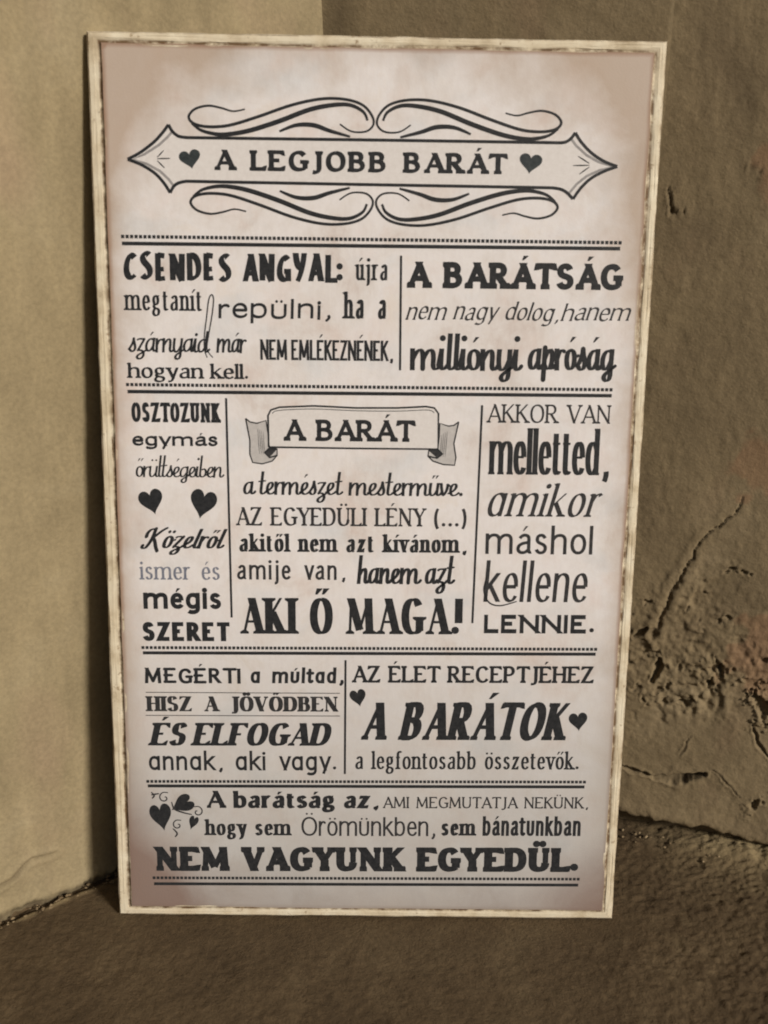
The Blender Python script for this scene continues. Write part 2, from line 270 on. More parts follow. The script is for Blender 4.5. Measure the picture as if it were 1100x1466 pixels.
# ------------------------------------------------------------------ the niche: two plastered walls and the floor
Kx, Ky = K
def wall_right():
    s = axis([(-.02, .12, .01), (.12, .20, .002), (.20, .37, .00085), (.37, .45, .003), (.45, 1.2, .02)])
    z = axis([(-.02, .0, .004), (.0, .24, .0009), (.24, .60, .002), (.60, 1.2, .02)])
    store = {}
    def fn(S, Z):
        h = .0022*fbm(S, Z, 7, 2, 3)+.00045*fbm(S, Z, 38, 3, 11)
        h += .00022*fbm(S, Z, 260, 2, 19)
        rough = np.clip(1.15-np.hypot((S-ROUGH[0])/.085, (Z-ROUGH[1])/.05)+.5*fbm(S, Z, 35, 2, 21), 0, 1)
        band = np.clip(1-abs(Z-.013)/.02, 0, 1)
        h += (.0013*rough+.0004*band)*fbm(S, Z, 260, 3, 23, .6)+.0016*rough*np.minimum(0, fbm(S, Z, 170, 2, 27)+.12)
        h += .00018*fbm(S*2.0, Z*.6, 60, 2, 29)                       # vertical trowel streaks
        h += .0030*rough*np.sin(6*fbm(S, Z, 75, 3, 33, .6))*np.clip(.3+fbm(S, Z, 45, 2, 35), 0, 1)+.0012*np.clip(fbm(S, Z, 28, 3, 37, .6)-.12, 0, 1)
        brick = np.zeros(S.shape)
        for bs, bz, br in BRICKY: brick = np.maximum(brick, np.clip(1.1-np.hypot(S-bs, (Z-bz)*.8)/br+.9*fbm(S, Z, 90, 3, 39), 0, .32))
        store['b'] = brick
        dirt_and_shade = np.zeros(S.shape)
        wob = 1+.5*fbm(S, Z, 260, 2, 31)
        d, t = seg_dist(S+.0024*fbm(S, Z, 190, 3, 41, .65), Z+.0024*fbm(S, Z, 190, 3, 43, .65), CRACK_MAIN)
        w = (.0004+.0010*t*t)*wob; k = np.exp(-(d/w)**2); h -= .0020*k; dirt_and_shade = np.maximum(dirt_and_shade, .35*k)
        h += .0009*np.exp(-((d-.004)/.003)**2)*np.clip(t*2, 0, 1)
        for pts, w0, dep in CRACKS:
            d, t = seg_dist(S+.0010*fbm(S, Z, 240, 2, 47), Z+.0010*fbm(S, Z, 240, 2, 49), pts)
            w = w0*.62*wob*(.55+.9*np.sin(np.pi*np.clip(t, .08, .92))); k = np.exp(-(d/w)**4)
            h -= dep*k; dirt_and_shade = np.maximum(dirt_and_shade, .35*k); h += .0006*np.exp(-((d-w*1.9)/(w*.8))**2)
        for px, pz, r in PITS:
            m = (abs(S-px) < .02) & (abs(Z-pz) < .02)
            if not m.any(): continue
            a = np.arctan2(Z[m]-pz, S[m]-px); rr = r*(1+.35*np.sin(2*a+px*900)+.2*np.sin(3*a+pz*700))
            d = np.hypot(S[m]-px, Z[m]-pz)/(.85*rr)*(1+.75*fbm(S[m], Z[m], 420, 2, 59)); k = np.exp(-np.minimum(d, 6)**4)
            h[m] -= .85*r*k; h[m] += .28*r*np.exp(-((d-1.4)/.4)**2); dirt_and_shade[m] = np.maximum(dirt_and_shade[m], .3*k)
        dirt_and_shade = np.maximum(dirt_and_shade, .45*np.clip(1.2-abs(S-.008+.004*fbm(S, Z, 40, 2, 57))/.009, 0, 1)*np.clip(.7+fbm(S*2, Z*.4, 60, 2, 58), 0, 1)*(Z > .3))  # corner strip: brown stain plus the corner's shade painted into the colour
        # undercut where the plaster stops short of the floor, thinning out to the right
        und = np.clip((.355-S)/.12, 0, 1)**.8; top = .014*und*(1+.35*fbm(S, Z*0, 70, 3, 53))
        k = 1/(1+np.exp((Z-top)/.0009)); k = np.where(und > 0, k, 0)
        h -= .017*k*und; dirt_and_shade = np.maximum(dirt_and_shade, .6*k*und)  # shade under the plaster lip is darkened in the colour too
        h += .0018*np.exp(-((Z-top-.006)/.006)**2)*und
        store['d'] = np.clip(dirt_and_shade, 0, 1)
        fade = 1
        X = Kx+UR[0]*S+nr[0]*h*fade; Y = Ky+UR[1]*S+nr[1]*h*fade
        return np.stack([X, Y, Z], -1)
    nr = (UR[1], -UR[0])
    me = grid_mesh('wall_right', s, z, fn); attr(me, 'dirt_and_shade', store['d']); attr(me, 'brick', store['b'])
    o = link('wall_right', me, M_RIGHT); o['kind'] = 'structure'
def wall_left():
    s = axis([(-.02, .12, .004), (.12, .32, .0013), (.32, .42, .005), (.42, 1.2, .02)])
    z = axis([(-.02, .0, .004), (.0, .09, .001), (.09, .60, .003), (.60, 1.2, .02)])
    store = {}
    nl = (-UL[1], UL[0])
    if nl[1] > 0: nl = (-nl[0], -nl[1])
    L = .234
    def fn(S, Z):
        h = .0014*fbm(S, Z, 8, 3, 61)+.0003*fbm(S, Z, 60, 3, 67)+.0004*fbm(S, Z, 22, 2, 71)
        h -= .0095*np.clip(np.sin(np.pi*np.clip(S/L, 0, 1)), 0, 1)*np.clip(Z/.35, 0, 1)      # the wall leans back a little with height
        dirt_and_shade = np.zeros(S.shape)
        d, t = seg_dist(S+.0008*fbm(S, Z, 180, 2, 73), Z+.0008*fbm(S, Z, 180, 2, 79), WL_CRACK)
        k = np.exp(-(d/.0011)**2)*np.clip(1.15-t, 0, 1); h -= .0022*k; h += .0008*np.exp(-((d-.003)/.002)**2); dirt_and_shade = np.maximum(dirt_and_shade, .6*k)
        for zc, s0, s1, st in ((.052, .14, .19, .5), (.078, .13, .17, .3)):
            pass
        top = .0015+.004*fbm(S, Z*0, 130, 4, 83, .7)
        k = 1/(1+np.exp((Z-top)/.0008)); h -= .002*k*(1+fbm(S, Z, 140, 2, 97)); dirt_and_shade = np.maximum(dirt_and_shade, k*np.clip(.5+.9*fbm(S, Z, 60, 3, 99), 0, .8))
        h += .001*np.exp(-((Z-top-.004)/.003)**2)*(1+fbm(S, Z, 150, 2, 89))
        # the corner strip's stain and painted shade sit on the right wall
        store['d'] = np.clip(dirt_and_shade, 0, 1)
        return np.stack([Kx+UL[0]*S+nl[0]*h, Ky+UL[1]*S+nl[1]*h, Z], -1)
    me = grid_mesh('wall_left', s, z, fn); attr(me, 'dirt_and_shade', store['d'])
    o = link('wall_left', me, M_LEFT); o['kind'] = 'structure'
def floor():
    x = axis([(-1.1, -.27, .02), (-.27, .32, .0011), (.32, 1.3, .02)])
    y = axis([(-1.1, -.13, .02), (-.13, .10, .0011), (.10, .30, .008)])
    store = {}
    def fn(X, Y):
        r = np.clip((X-.10)/.14, 0, 1)*np.clip(1.1+.8*fbm(X, Y, 22, 2, 131), 0, 1)
        h = .0012*fbm(X, Y, 12, 3, 101)+.0005*fbm(X, Y, 60, 3, 103)+(.0002+.0007*r)*fbm(X, Y, 330, 2, 107)
        b = np.array(RBASE); u = (b[1]-b[0])/np.linalg.norm(b[1]-b[0]); d = (X-b[0][0])*(-u[1])+(Y-b[0][1])*u[0]   # >0 behind the wall line
        lip = np.exp(-((d+.006)/.005)**2)*np.clip((X-.2)/.06, 0, 1)
        h += .0022*lip*(1+.6*fbm(X, Y, 160, 2, 109))+(.0005+.0006*r)*fbm(X, Y, 120, 3, 121, .6)
        h += .0035*np.exp(-np.clip(-d, 0, 1)/.010)*np.clip((X-.20)/.04, 0, 1)*(1+.5*fbm(X, Y, 110, 3, 123))
        # shallow groove along the left wall
        dl = (X-Kx)*(-UL[1])+(Y-Ky)*UL[0]
        dl = abs(dl)
        g = np.exp(-((dl-.0015)/.002)**2); h -= .0025*g
        lip2 = np.exp(-((dl-.0065)/.0018)**2)*np.clip(fbm(X, Y, 90, 2, 113)*2+.3, 0, 1); h += .0012*lip2
        near = np.clip(1-np.hypot(X/.22, Y/.03), 0, 1); h = h*(1-.9*np.clip(near*2.5, 0, 1)); h -= .0006*np.clip(near*2.5, 0, 1)*0
        store['p'] = np.clip(.95*np.exp(-np.clip(-d, 0, 1)/.022)*np.clip((X-.185)/.05, 0, 1)*np.clip(.85+.7*fbm(X, Y, 50, 3, 133), 0, 1)+.75*lip2+.45*lip*np.clip(.5+fbm(X, Y, 120, 2, 117), 0, 1)+.35*np.clip(fbm(X, Y, 60, 3, 119)-.25, 0, 1)*r, 0, 1)
        return np.stack([X, Y, h], -1)
    me = grid_mesh('floor', x, y, fn); attr(me, 'pale', store['p'])
    o = link('floor', me, M_FLOOR); o['kind'] = 'structure'
wall_right(); wall_left(); floor()

# crumbs of old plaster in the joint of floor and walls
def crumbs():
    r = random.Random(5); v = []; f = []
    def crumb(x, y, z, s):
        n0 = len(v)
        for (a, b, c) in ((1, 0, 0), (-1, 0, 0), (0, 1, 0), (0, -1, 0), (0, 0, 1), (0, 0, -1), (.7, .7, .3), (-.6, -.6, .4)):
            v.append((x+a*s*r.uniform(.7, 1.3), y+b*s*r.uniform(.7, 1.3), z+c*s*r.uniform(.4, .9)))
        f.extend([(n0, n0+6, n0+4), (n0+6, n0+2, n0+4), (n0+2, n0+1, n0+4), (n0+1, n0+7, n0+4), (n0+7, n0+3, n0+4), (n0+3, n0, n0+4),
                  (n0+6, n0, n0+5), (n0+2, n0+6, n0+5), (n0+1, n0+2, n0+5), (n0+7, n0+1, n0+5), (n0+3, n0+7, n0+5), (n0, n0+3, n0+5)])
    for k in range(150):
        s = r.uniform(.14, .30); o = r.uniform(.001, .009)
        crumb(Kx+UL[0]*s-UL[1]*0+o*.75, Ky+UL[1]*s-o*.6, .0008, r.choice((.0004, .0006, .0009, .0014)))
    for k in range(170):
        s = r.uniform(.2, .42); o = r.expovariate(150)
        crumb(Kx+UR[0]*s+UR[1]*o, Ky+UR[1]*s-UR[0]*o, .001, r.choice((.0004, .0006, .0009, .0013)))
    o = link('plaster_crumbs', mesh('plaster_crumbs', v, f), M_CRUMB)
    o['kind'] = 'stuff'; o['label'] = 'small crumbs of plaster lying along the foot of the walls'; o['category'] = 'crumbs'
crumbs()

# ------------------------------------------------------------------ the plaque (x right, y up the board, z out of its face)
plaque = bpy.data.objects.new('wall_plaque', None); sc.collection.objects.link(plaque)
plaque.matrix_world = Matrix([[1, 0, 0, 0], [0, math.sin(LEAN), -math.cos(LEAN), 0], [0, math.cos(LEAN), math.sin(LEAN), LIFT], [0, 0, 0, 1]])
plaque['label'] = 'cream edged rectangular plaque printed with Hungarian friendship sayings, leaning in the plaster corner'
plaque['category'] = 'plaque'
BW, BH = .150, .500
def inset(mk, zz, step=.004, jit=0, seed=0, corner=.0012):
    """a rectangular ring mk metres inside the board's outline, with many points per side"""
    x0, x1, y0, y1 = -BW+mk[0], BW-mk[1], mk[2], BH-mk[3]
    nx, ny = int(2*BW/step), int(BH/step); pts = []
    for k in range(nx): pts.append((x0+(x1-x0)*k/nx, y0))
    for k in range(ny): pts.append((x1, y0+(y1-y0)*k/ny))
    for k in range(nx): pts.append((x1-(x1-x0)*k/nx, y1))
    for k in range(ny): pts.append((x0, y1-(y1-y0)*k/ny))
    P = np.array(pts); per = np.arange(len(P))*step
    w = jit*fbm(per, per*0+seed, 60, 3, 200+seed); cx, cy = 0, BH/2
    dx = np.where(abs(P[:, 0]-x0) < 1e-6, 1, np.where(abs(P[:, 0]-x1) < 1e-6, -1, 0)); dy = np.where(abs(P[:, 1]-y0) < 1e-6, 1, np.where(abs(P[:, 1]-y1) < 1e-6, -1, 0))
    P[:, 0] += dx*w; P[:, 1] += dy*w
    return np.c_[P, np.full(len(P), zz)+.3*w]
PX0, PX1, PY0, PY1 = -.1416, .1430, .0068, .4935       # printed sheet
mg = (BW+PX0, BW-PX1, PY0, BH-PY1)
def mgf(k): return tuple(m*k for m in mg)
rings = [(inset((.0012,)*4, -.0100), 0), (inset((0,)*4, -.0090), .25), (inset((0,)*4, -.0030, jit=.0004, seed=1), .1), (inset((.0004,)*4, -.0018, jit=.0006, seed=2), .8),
         (inset((.0013,)*4, -.0011, jit=.0005, seed=3), .12), (inset(mgf(.30), -.0010, jit=.0004, seed=4), .05), (inset(mgf(.42), -.0010, jit=.0011, seed=14), .16), (inset(mgf(.50), -.0009, jit=.0005, seed=15), .0), (inset(mgf(.66), -.0010, jit=.0006, seed=5), .15),
         (inset(mgf(.78), -.0013, jit=.0008, seed=6), .95), (inset(mgf(.88), -.0012, jit=.0005, seed=9), 1.0), (inset(mgf(.94), -.0004, jit=.0004, seed=7), .9), (inset(mgf(1.02), 0, jit=.0003, seed=8), .5), (inset(mgf(1.3), 0), 0)]
V = np.concatenate([r for r, w in rings]); wear = np.concatenate([np.full(len(r), w) for r, w in rings]); N = len(rings[0][0])
F = []
for k in range(len(rings)-1):
    for i in range(N):
        j = (i+1) % N; F.append((k*N+i, k*N+j, (k+1)*N+j, (k+1)*N+i))
F.append(tuple(range((len(rings)-1)*N, len(rings)*N)))
me = mesh('board', V, F)
attr(me, 'wear', wear)
board = link('board', me, M_RIM, plaque)
bk = inset((.0012,)*4, -.0100)
me = mesh('back_panel', np.r_[bk, bk+np.array([0, 0, -.0004])], [tuple(range(N))[::-1], tuple(range(N, 2*N))[::-1]]+[(i, (i+1) % N, N+(i+1) % N, N+i) for i in range(N)])
link('back_panel', me, M_BACK, plaque)

# printed sheet, stain masks from its own print design
xs = np.linspace(PX0, PX1, 96); ys = np.linspace(PY0, PY1, 162)
st = {}
def fn(X, Y):
    w = .0005*fbm(X, Y, 40, 3, 301)
    X2 = X+np.where(X < PX0+.001, w, 0)+np.where(X > PX1-.001, -w, 0); Y2 = Y+np.where(Y < PY0+.001, w, 0)+np.where(Y > PY1-.001, -w, 0)
    dl, dr, db, dt = X-PX0, PX1-X, Y-PY0, PY1-Y
    e = np.exp(-dl/.010)*.9+np.exp(-dr/.012)*.65+np.exp(-db/.012)*.55+np.exp(-dt/.022)*.6
    e += .1*np.exp(-dl/.03)+.1*np.exp(-dr/.03)+.8*np.exp(-(np.hypot(dl, dt)/.06)**2)+.6*np.exp(-(np.hypot(dr, dt)/.06)**2)+.35*np.exp(-(np.hypot(dr, dt-.09)/.03)**2)
    st['edge'] = e; st['rim'] = np.exp(-np.minimum(np.minimum(dl, dr*1.6), np.minimum(db*1.3, dt*1.2))/.0016)
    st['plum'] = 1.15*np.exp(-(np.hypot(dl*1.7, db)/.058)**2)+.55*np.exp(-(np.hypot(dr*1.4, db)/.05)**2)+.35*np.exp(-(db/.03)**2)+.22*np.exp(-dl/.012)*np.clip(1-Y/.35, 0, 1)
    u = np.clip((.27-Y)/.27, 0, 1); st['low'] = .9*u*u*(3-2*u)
    return np.stack([X2, Y2, np.full(X.shape, .00003)+.00002*fbm(X, Y, 30, 2, 305)*0], -1)
me = grid_mesh('print_sheet', xs, ys, fn)
for k in st: attr(me, k, st[k])
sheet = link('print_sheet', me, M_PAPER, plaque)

# ---------------------------------------------------------------- lettering
# Every letter is a set of pen strokes (skeleton paths): M/L/C as in SVG; B = begin with
# a foot serif, b = begin with a left-hand serif, ! = serif at the end, v ^ = beak at a bar's end,
# t / T = force a thin / thick stroke.  Cap height 1, x-height .68.
G_CAP = {
 'A': (.72, "B 0 0 L .36 1 t / M .36 1 L .72 0 ! T / M .13 .33 L .59 .33 t"),
 'B': (.54, "B 0 0 L 0 1 ! / M 0 1 L .24 1 C .54 1 .52 .54 .24 .54 L 0 .54 / M .24 .54 C .62 .54 .62 0 .26 0 L 0 0"),
 'C': (.62, "M .61 .8 C .54 .94 .46 1 .35 1 C .12 1 0 .78 0 .5 C 0 .22 .12 0 .36 0 C .47 0 .57 .06 .63 .2"),
 'D': (.64, "B 0 0 L 0 1 ! / M 0 1 L .22 1 C .52 1 .64 .8 .64 .5 C .64 .2 .52 0 .22 0 L 0 0"),
 'E': (.5, "B 0 0 L 0 1 ! / M 0 1 L .47 1 v / M 0 .52 L .38 .52 / M 0 0 L .5 0 ^"),
 'F': (.46, "B 0 0 L 0 1 ! / M 0 1 L .46 1 v / M 0 .5 L .38 .5"),
 'G': (.66, "M .61 .82 C .54 .95 .46 1 .36 1 C .12 1 0 .78 0 .5 C 0 .22 .12 0 .37 0 C .5 0 .6 .04 .66 .12 / M .66 .06 L .66 .45 ! / M .42 .45 L .66 .45"),
 'H': (.62, "B 0 0 L 0 1 ! / B .62 0 L .62 1 ! / M 0 .52 L .62 .52"),
 'I': (.0, "B 0 0 L 0 1 !"),
 'J': (.26, "B .26 1 L .26 .12 C .26 -.1 .12 -.2 -.04 -.13"),
 'K': (.58, "B 0 0 L 0 1 ! / M .52 1 L 0 .42 t / M .16 .6 L .58 0 ! T"),
 'L': (.46, "B 0 0 L 0 1 ! / M 0 0 L .46 0 ^"),
 'M': (.78, "B 0 0 L .05 1 t / M .05 1 L .39 .08 T / M .39 .08 L .73 1 t / B .78 0 L .73 1"),
 'N': (.62, "B 0 0 L 0 1 t / M 0 1 L .62 0 T / M .62 0 L .62 1 ! t"),
 'O': (.7, "M .35 1 C .12 1 0 .78 0 .5 C 0 .22 .12 0 .35 0 C .58 0 .7 .22 .7 .5 C .7 .78 .58 1 .35 1"),
 'P': (.5, "B 0 0 L 0 1 ! / M 0 1 L .24 1 C .58 1 .58 .46 .24 .46 L 0 .46"),
 'R': (.56, "B 0 0 L 0 1 ! / M 0 1 L .24 1 C .56 1 .56 .5 .24 .5 L 0 .5 / M .22 .5 L .56 0 ! T"),
 'S': (.48, "M .44 .82 C .4 .95 .32 1 .24 1 C .1 1 .02 .9 .02 .76 C .02 .6 .12 .55 .24 .51 C .4 .46 .48 .4 .48 .25 C .48 .08 .37 0 .24 0 C .12 0 .04 .06 0 .19"),
 'T': (.58, "B .29 0 L .29 1 / M .29 1 L .58 1 v / M .29 1 L 0 1 v"),
 'U': (.6, "B 0 1 L 0 .34 C 0 .1 .12 0 .3 0 C .48 0 .6 .1 .6 .34 / M .6 .34 L .6 1 ! t"),
 'V': (.68, "B 0 1 L .34 0 T / M .34 0 L .68 1 ! t"),
 'Y': (.64, "B 0 1 L .32 .46 T / M .32 .46 L .64 1 ! t / B .32 0 L .32 .48"),
 'Z': (.54, "M .52 1 L .02 1 v / M .52 1 L 0 0 T / M 0 0 L .54 0 ^"),
 '!': (.0, "M 0 1 L 0 .3 / M 0 .04 L .001 .04 o"),
 '.': (.0, "M 0 .04 L .001 .04 o"),
 ',': (.0, "M .02 .06 C .05 0 .02 -.1 -.05 -.18"),
 ':': (.0, "M 0 .06 L .001 .06 o / M 0 .5 L .001 .5 o"),
 '(': (.16, "M .16 1.02 C -.05 .75 -.05 .1 .16 -.17"),
 ')': (.16, "M 0 1.02 C .21 .75 .21 .1 0 -.17"),
}
G_ROM = {
 'a': (.38, "M .05 .56 C .12 .66 .17 .68 .22 .68 C .32 .68 .36 .62 .36 .52 L .36 .08 C .37 .02 .4 0 .45 .03 / M .36 .4 C .16 .38 0 .32 0 .16 C 0 .04 .08 0 .15 0 C .24 0 .31 .06 .36 .14"),
 'b': (.42, "b 0 1 L 0 0 / M 0 .5 C .06 .64 .14 .68 .22 .68 C .35 .68 .42 .54 .42 .34 C .42 .14 .35 0 .21 0 C .12 0 .05 .05 0 .14"),
 'd': (.42, "b .42 1 L .42 0 ! / M .42 .52 C .36 .64 .3 .68 .21 .68 C .08 .68 0 .54 0 .34 C 0 .14 .08 0 .2 0 C .3 0 .36 .05 .42 .14"),
 'e': (.38, "M 0 .36 L .38 .36 t / M .38 .36 C .38 .58 .3 .68 .2 .68 C .07 .68 0 .52 0 .34 C 0 .12 .08 0 .22 0 C .3 0 .36 .05 .39 .13"),
 'f': (.2, "B .05 0 L .05 .8 C .05 .94 .1 1 .18 1 C .22 1 .25 .98 .27 .94 / M -.08 .66 L .2 .66 t"),
 'g': (.4, "M .18 .68 C .07 .68 .02 .58 .02 .47 C .02 .36 .07 .26 .18 .26 C .29 .26 .34 .36 .34 .47 C .34 .58 .29 .68 .18 .68 / M .08 .28 C 0 .2 .02 .1 .12 .08 L .26 .05 C .38 .03 .4 -.06 .38 -.13 C .35 -.25 .25 -.28 .16 -.28 C .04 -.28 -.02 -.22 -.02 -.13 C -.02 -.06 .04 0 .1 .07 / M .3 .6 C .34 .67 .38 .68 .42 .66"),
 'h': (.42, "b 0 1 L 0 0 ! / M 0 .48 C .06 .62 .14 .68 .24 .68 C .36 .68 .42 .6 .42 .46 L .42 0 !"),
 'i': (.0, "b 0 .68 L 0 0 ! / M 0 .9 L .001 .9 o"),
 'j': (.08, "b .08 .68 L .08 -.08 C .08 -.22 .02 -.28 -.08 -.26 / M .08 .9 L .081 .9 o"),
 'k': (.4, "b 0 1 L 0 0 ! / M .36 .68 L 0 .28 t / M .12 .4 L .42 0 ! T"),
 'l': (.0, "b 0 1 L 0 0 !"),
 'm': (.72, "b 0 .68 L 0 0 ! / M 0 .48 C .05 .62 .12 .68 .2 .68 C .32 .68 .36 .6 .36 .46 L .36 0 ! / M .36 .48 C .42 .62 .49 .68 .57 .68 C .68 .68 .72 .6 .72 .46 L .72 0 !"),
 'n': (.4, "b 0 .68 L 0 0 ! / M 0 .48 C .06 .62 .14 .68 .23 .68 C .35 .68 .4 .6 .4 .46 L .4 0 !"),
 'o': (.42, "M .21 .68 C .07 .68 0 .53 0 .34 C 0 .15 .07 0 .21 0 C .35 0 .42 .15 .42 .34 C .42 .53 .35 .68 .21 .68"),
 'p': (.42, "b 0 .68 L 0 -.28 ! / M 0 .5 C .06 .64 .14 .68 .22 .68 C .35 .68 .42 .54 .42 .34 C .42 .14 .35 0 .21 0 C .12 0 .05 .05 0 .14"),
 'r': (.24, "b 0 .68 L 0 0 ! / M 0 .42 C .05 .58 .1 .68 .18 .68 C .21 .68 .23 .67 .26 .63"),
 's': (.3, "M .28 .56 C .25 .65 .2 .68 .15 .68 C .06 .68 .02 .61 .02 .52 C .02 .41 .1 .38 .16 .35 C .26 .31 .3 .26 .3 .17 C .3 .06 .23 0 .15 0 C .08 0 .03 .04 0 .13"),
 't': (.22, "M .05 .9 L .05 .14 C .05 .04 .09 0 .14 0 C .18 0 .22 .02 .24 .06 / M -.1 .66 L .26 .66 t"),
 'u': (.4, "b 0 .68 L 0 .2 C 0 .06 .07 0 .17 0 C .27 0 .34 .06 .4 .18 / b .4 .68 L .4 0 !"),
 'v': (.42, "B 0 .68 L .21 0 T / M .21 0 L .42 .68 ! t"),
 'y': (.42, "B 0 .68 L .22 0 T / M .42 .68 L .2 -.1 C .15 -.26 .08 -.3 -.02 -.26"),
 'z': (.36, "M .35 .68 L .02 .68 v / M .35 .68 L 0 0 T / M 0 0 L .37 0 ^"),
}
G_SAN = dict(G_ROM)
G_SAN.update({
 'a': (.42, "M .42 .68 L .42 0 / M .42 .5 C .36 .64 .3 .68 .21 .68 C .08 .68 0 .54 0 .34 C 0 .14 .08 0 .21 0 C .3 0 .36 .05 .42 .16"),
 'g': (.42, "M .42 .68 L .42 -.06 C .42 -.22 .33 -.3 .2 -.3 C .12 -.3 .06 -.28 .02 -.24 / M .42 .52 C .36 .64 .3 .68 .21 .68 C .08 .68 0 .54 0 .34 C 0 .14 .08 0 .21 0 C .3 0 .36 .05 .42 .16"),
 'y': (.42, "M 0 .68 L .21 0 / M .42 .68 L .12 -.28"),
 'u': (.4, "M 0 .68 L 0 .22 C 0 .06 .08 0 .2 0 C .33 0 .4 .06 .4 .22 L .4 .68"),
})
G_HUM = dict(G_SAN); G_HUM['a'] = G_ROM['a']
G_SCR = dict(G_SAN)
G_SCR.update({
 'a': (.42, "M .36 .6 C .2 .76 0 .55 0 .26 C 0 -.05 .2 -.08 .34 .28 / M .37 .68 L .34 .2 C .34 -.02 .44 -.04 .54 .14"),
 'b': (.36, "M .06 1 L .02 .14 C .06 -.04 .3 -.06 .34 .28 C .36 .52 .2 .6 .14 .5 / M .34 .4 C .4 .36 .44 .4 .5 .44"),
 'd': (.42, "M .36 .6 C .2 .76 0 .55 0 .26 C 0 -.05 .2 -.08 .34 .28 / M .4 1.05 L .34 .2 C .34 -.02 .44 -.04 .54 .14"),
 'e': (.32, "M -.08 .12 C .1 .2 .3 .36 .28 .56 C .26 .74 .02 .68 .02 .3 C .02 -.06 .24 -.06 .42 .16"),
 'g': (.42, "M .36 .6 C .2 .76 0 .55 0 .26 C 0 -.05 .2 -.08 .34 .28 / M .38 .68 L .34 -.2 C .32 -.42 .1 -.42 .08 -.26 C .08 -.14 .3 -.02 .54 .14"),
 'h': (.4, "M .04 1 L 0 0 / M 0 .3 C .1 .56 .2 .68 .27 .66 C .36 .62 .32 .3 .32 .14 C .34 -.04 .44 -.02 .52 .14"),
 'i': (.12, "M -.06 .14 L .04 .68 / M .04 .68 L .02 .16 C .04 -.04 .14 -.02 .24 .14 / M .07 .9 L .075 .92 o"),
 'k': (.4, "M 0 1 L 0 0 / M .02 .3 C .1 .56 .34 .72 .34 .52 C .34 .36 .2 .32 .08 .32 C .2 .3 .24 -.06 .5 .1"),
 'l': (.12, "M .08 1 L .04 .16 C .06 -.04 .18 -.02 .28 .14"),
 'm': (.7, "M 0 .68 L 0 0 / M 0 .3 C .08 .54 .16 .68 .23 .66 C .32 .62 .3 .4 .3 .02 / M .3 .3 C .38 .54 .46 .68 .53 .66 C .64 .62 .6 .3 .6 .14 C .62 -.04 .72 -.02 .82 .14"),
 'n': (.42, "M 0 .68 L 0 0 / M 0 .3 C .1 .54 .18 .68 .27 .66 C .36 .62 .32 .3 .32 .14 C .34 -.04 .44 -.02 .52 .14"),
 'o': (.34, "M .2 .68 C 0 .66 0 .4 .01 .26 C .02 -.06 .3 -.06 .32 .26 C .34 .46 .32 .66 .16 .66 / M .3 .5 C .36 .42 .42 .44 .48 .48"),
 'p': (.38, "M .04 .72 L .0 -.36 / M .02 .3 C .1 .56 .2 .7 .28 .66 C .42 .54 .34 0 .16 .02 C .1 .03 .06 .08 .04 .14 / M .28 .06 C .36 0 .42 .06 .48 .14"),
 'r': (.26, "M .0 .68 L .02 0 / M .02 .36 C .08 .58 .16 .72 .3 .62"),
 's': (.28, "M -.04 .12 C .08 .3 .18 .5 .18 .7 / M .18 .7 C .18 .5 .3 .3 .26 .14 C .22 -.04 .06 -.02 .02 .08"),
 't': (.24, "M .12 1 L .06 .16 C .08 -.04 .2 -.02 .32 .14 / M -.06 .7 L .26 .72"),
 'u': (.4, "M .02 .68 C 0 .4 0 .2 .02 .12 C .06 -.06 .24 -.04 .34 .3 / M .37 .68 L .34 .16 C .36 -.04 .46 -.02 .54 .14"),
 'v': (.34, "M 0 .68 C .04 .4 .08 .1 .14 0 C .26 .16 .34 .4 .32 .66 C .36 .56 .42 .54 .48 .56"),
 'w': (.6, "M 0 .68 L .15 0 / M .15 0 L .3 .6 / M .3 .6 L .45 0 / M .45 0 L .6 .68"),
 'y': (.42, "M .02 .68 C 0 .4 0 .2 .02 .12 C .06 -.06 .24 -.04 .34 .3 / M .38 .68 L .34 -.2 C .3 -.44 .1 -.4 .1 -.26 C .1 -.14 .32 -.02 .52 .14"),
 'z': (.36, "M 0 .62 C .1 .7 .22 .66 .34 .66 / M .34 .66 L .04 .06 / M .04 .06 C .3 .14 .38 -.1 .3 -.26 C .2 -.46 -.04 -.38 .02 -.24 C .08 -.12 .32 -.06 .48 .12"),
 'K': (.7, "M .18 1.02 C .2 .6 .16 .3 .04 .02 C -.06 -.1 -.2 .0 -.16 .12 / M -.14 .66 C -.2 .9 -.02 1.06 .18 1.0 / M .72 1.06 C .5 .96 .3 .7 .14 .52 / M .22 .56 C .36 .5 .44 .1 .66 -.2"),
})
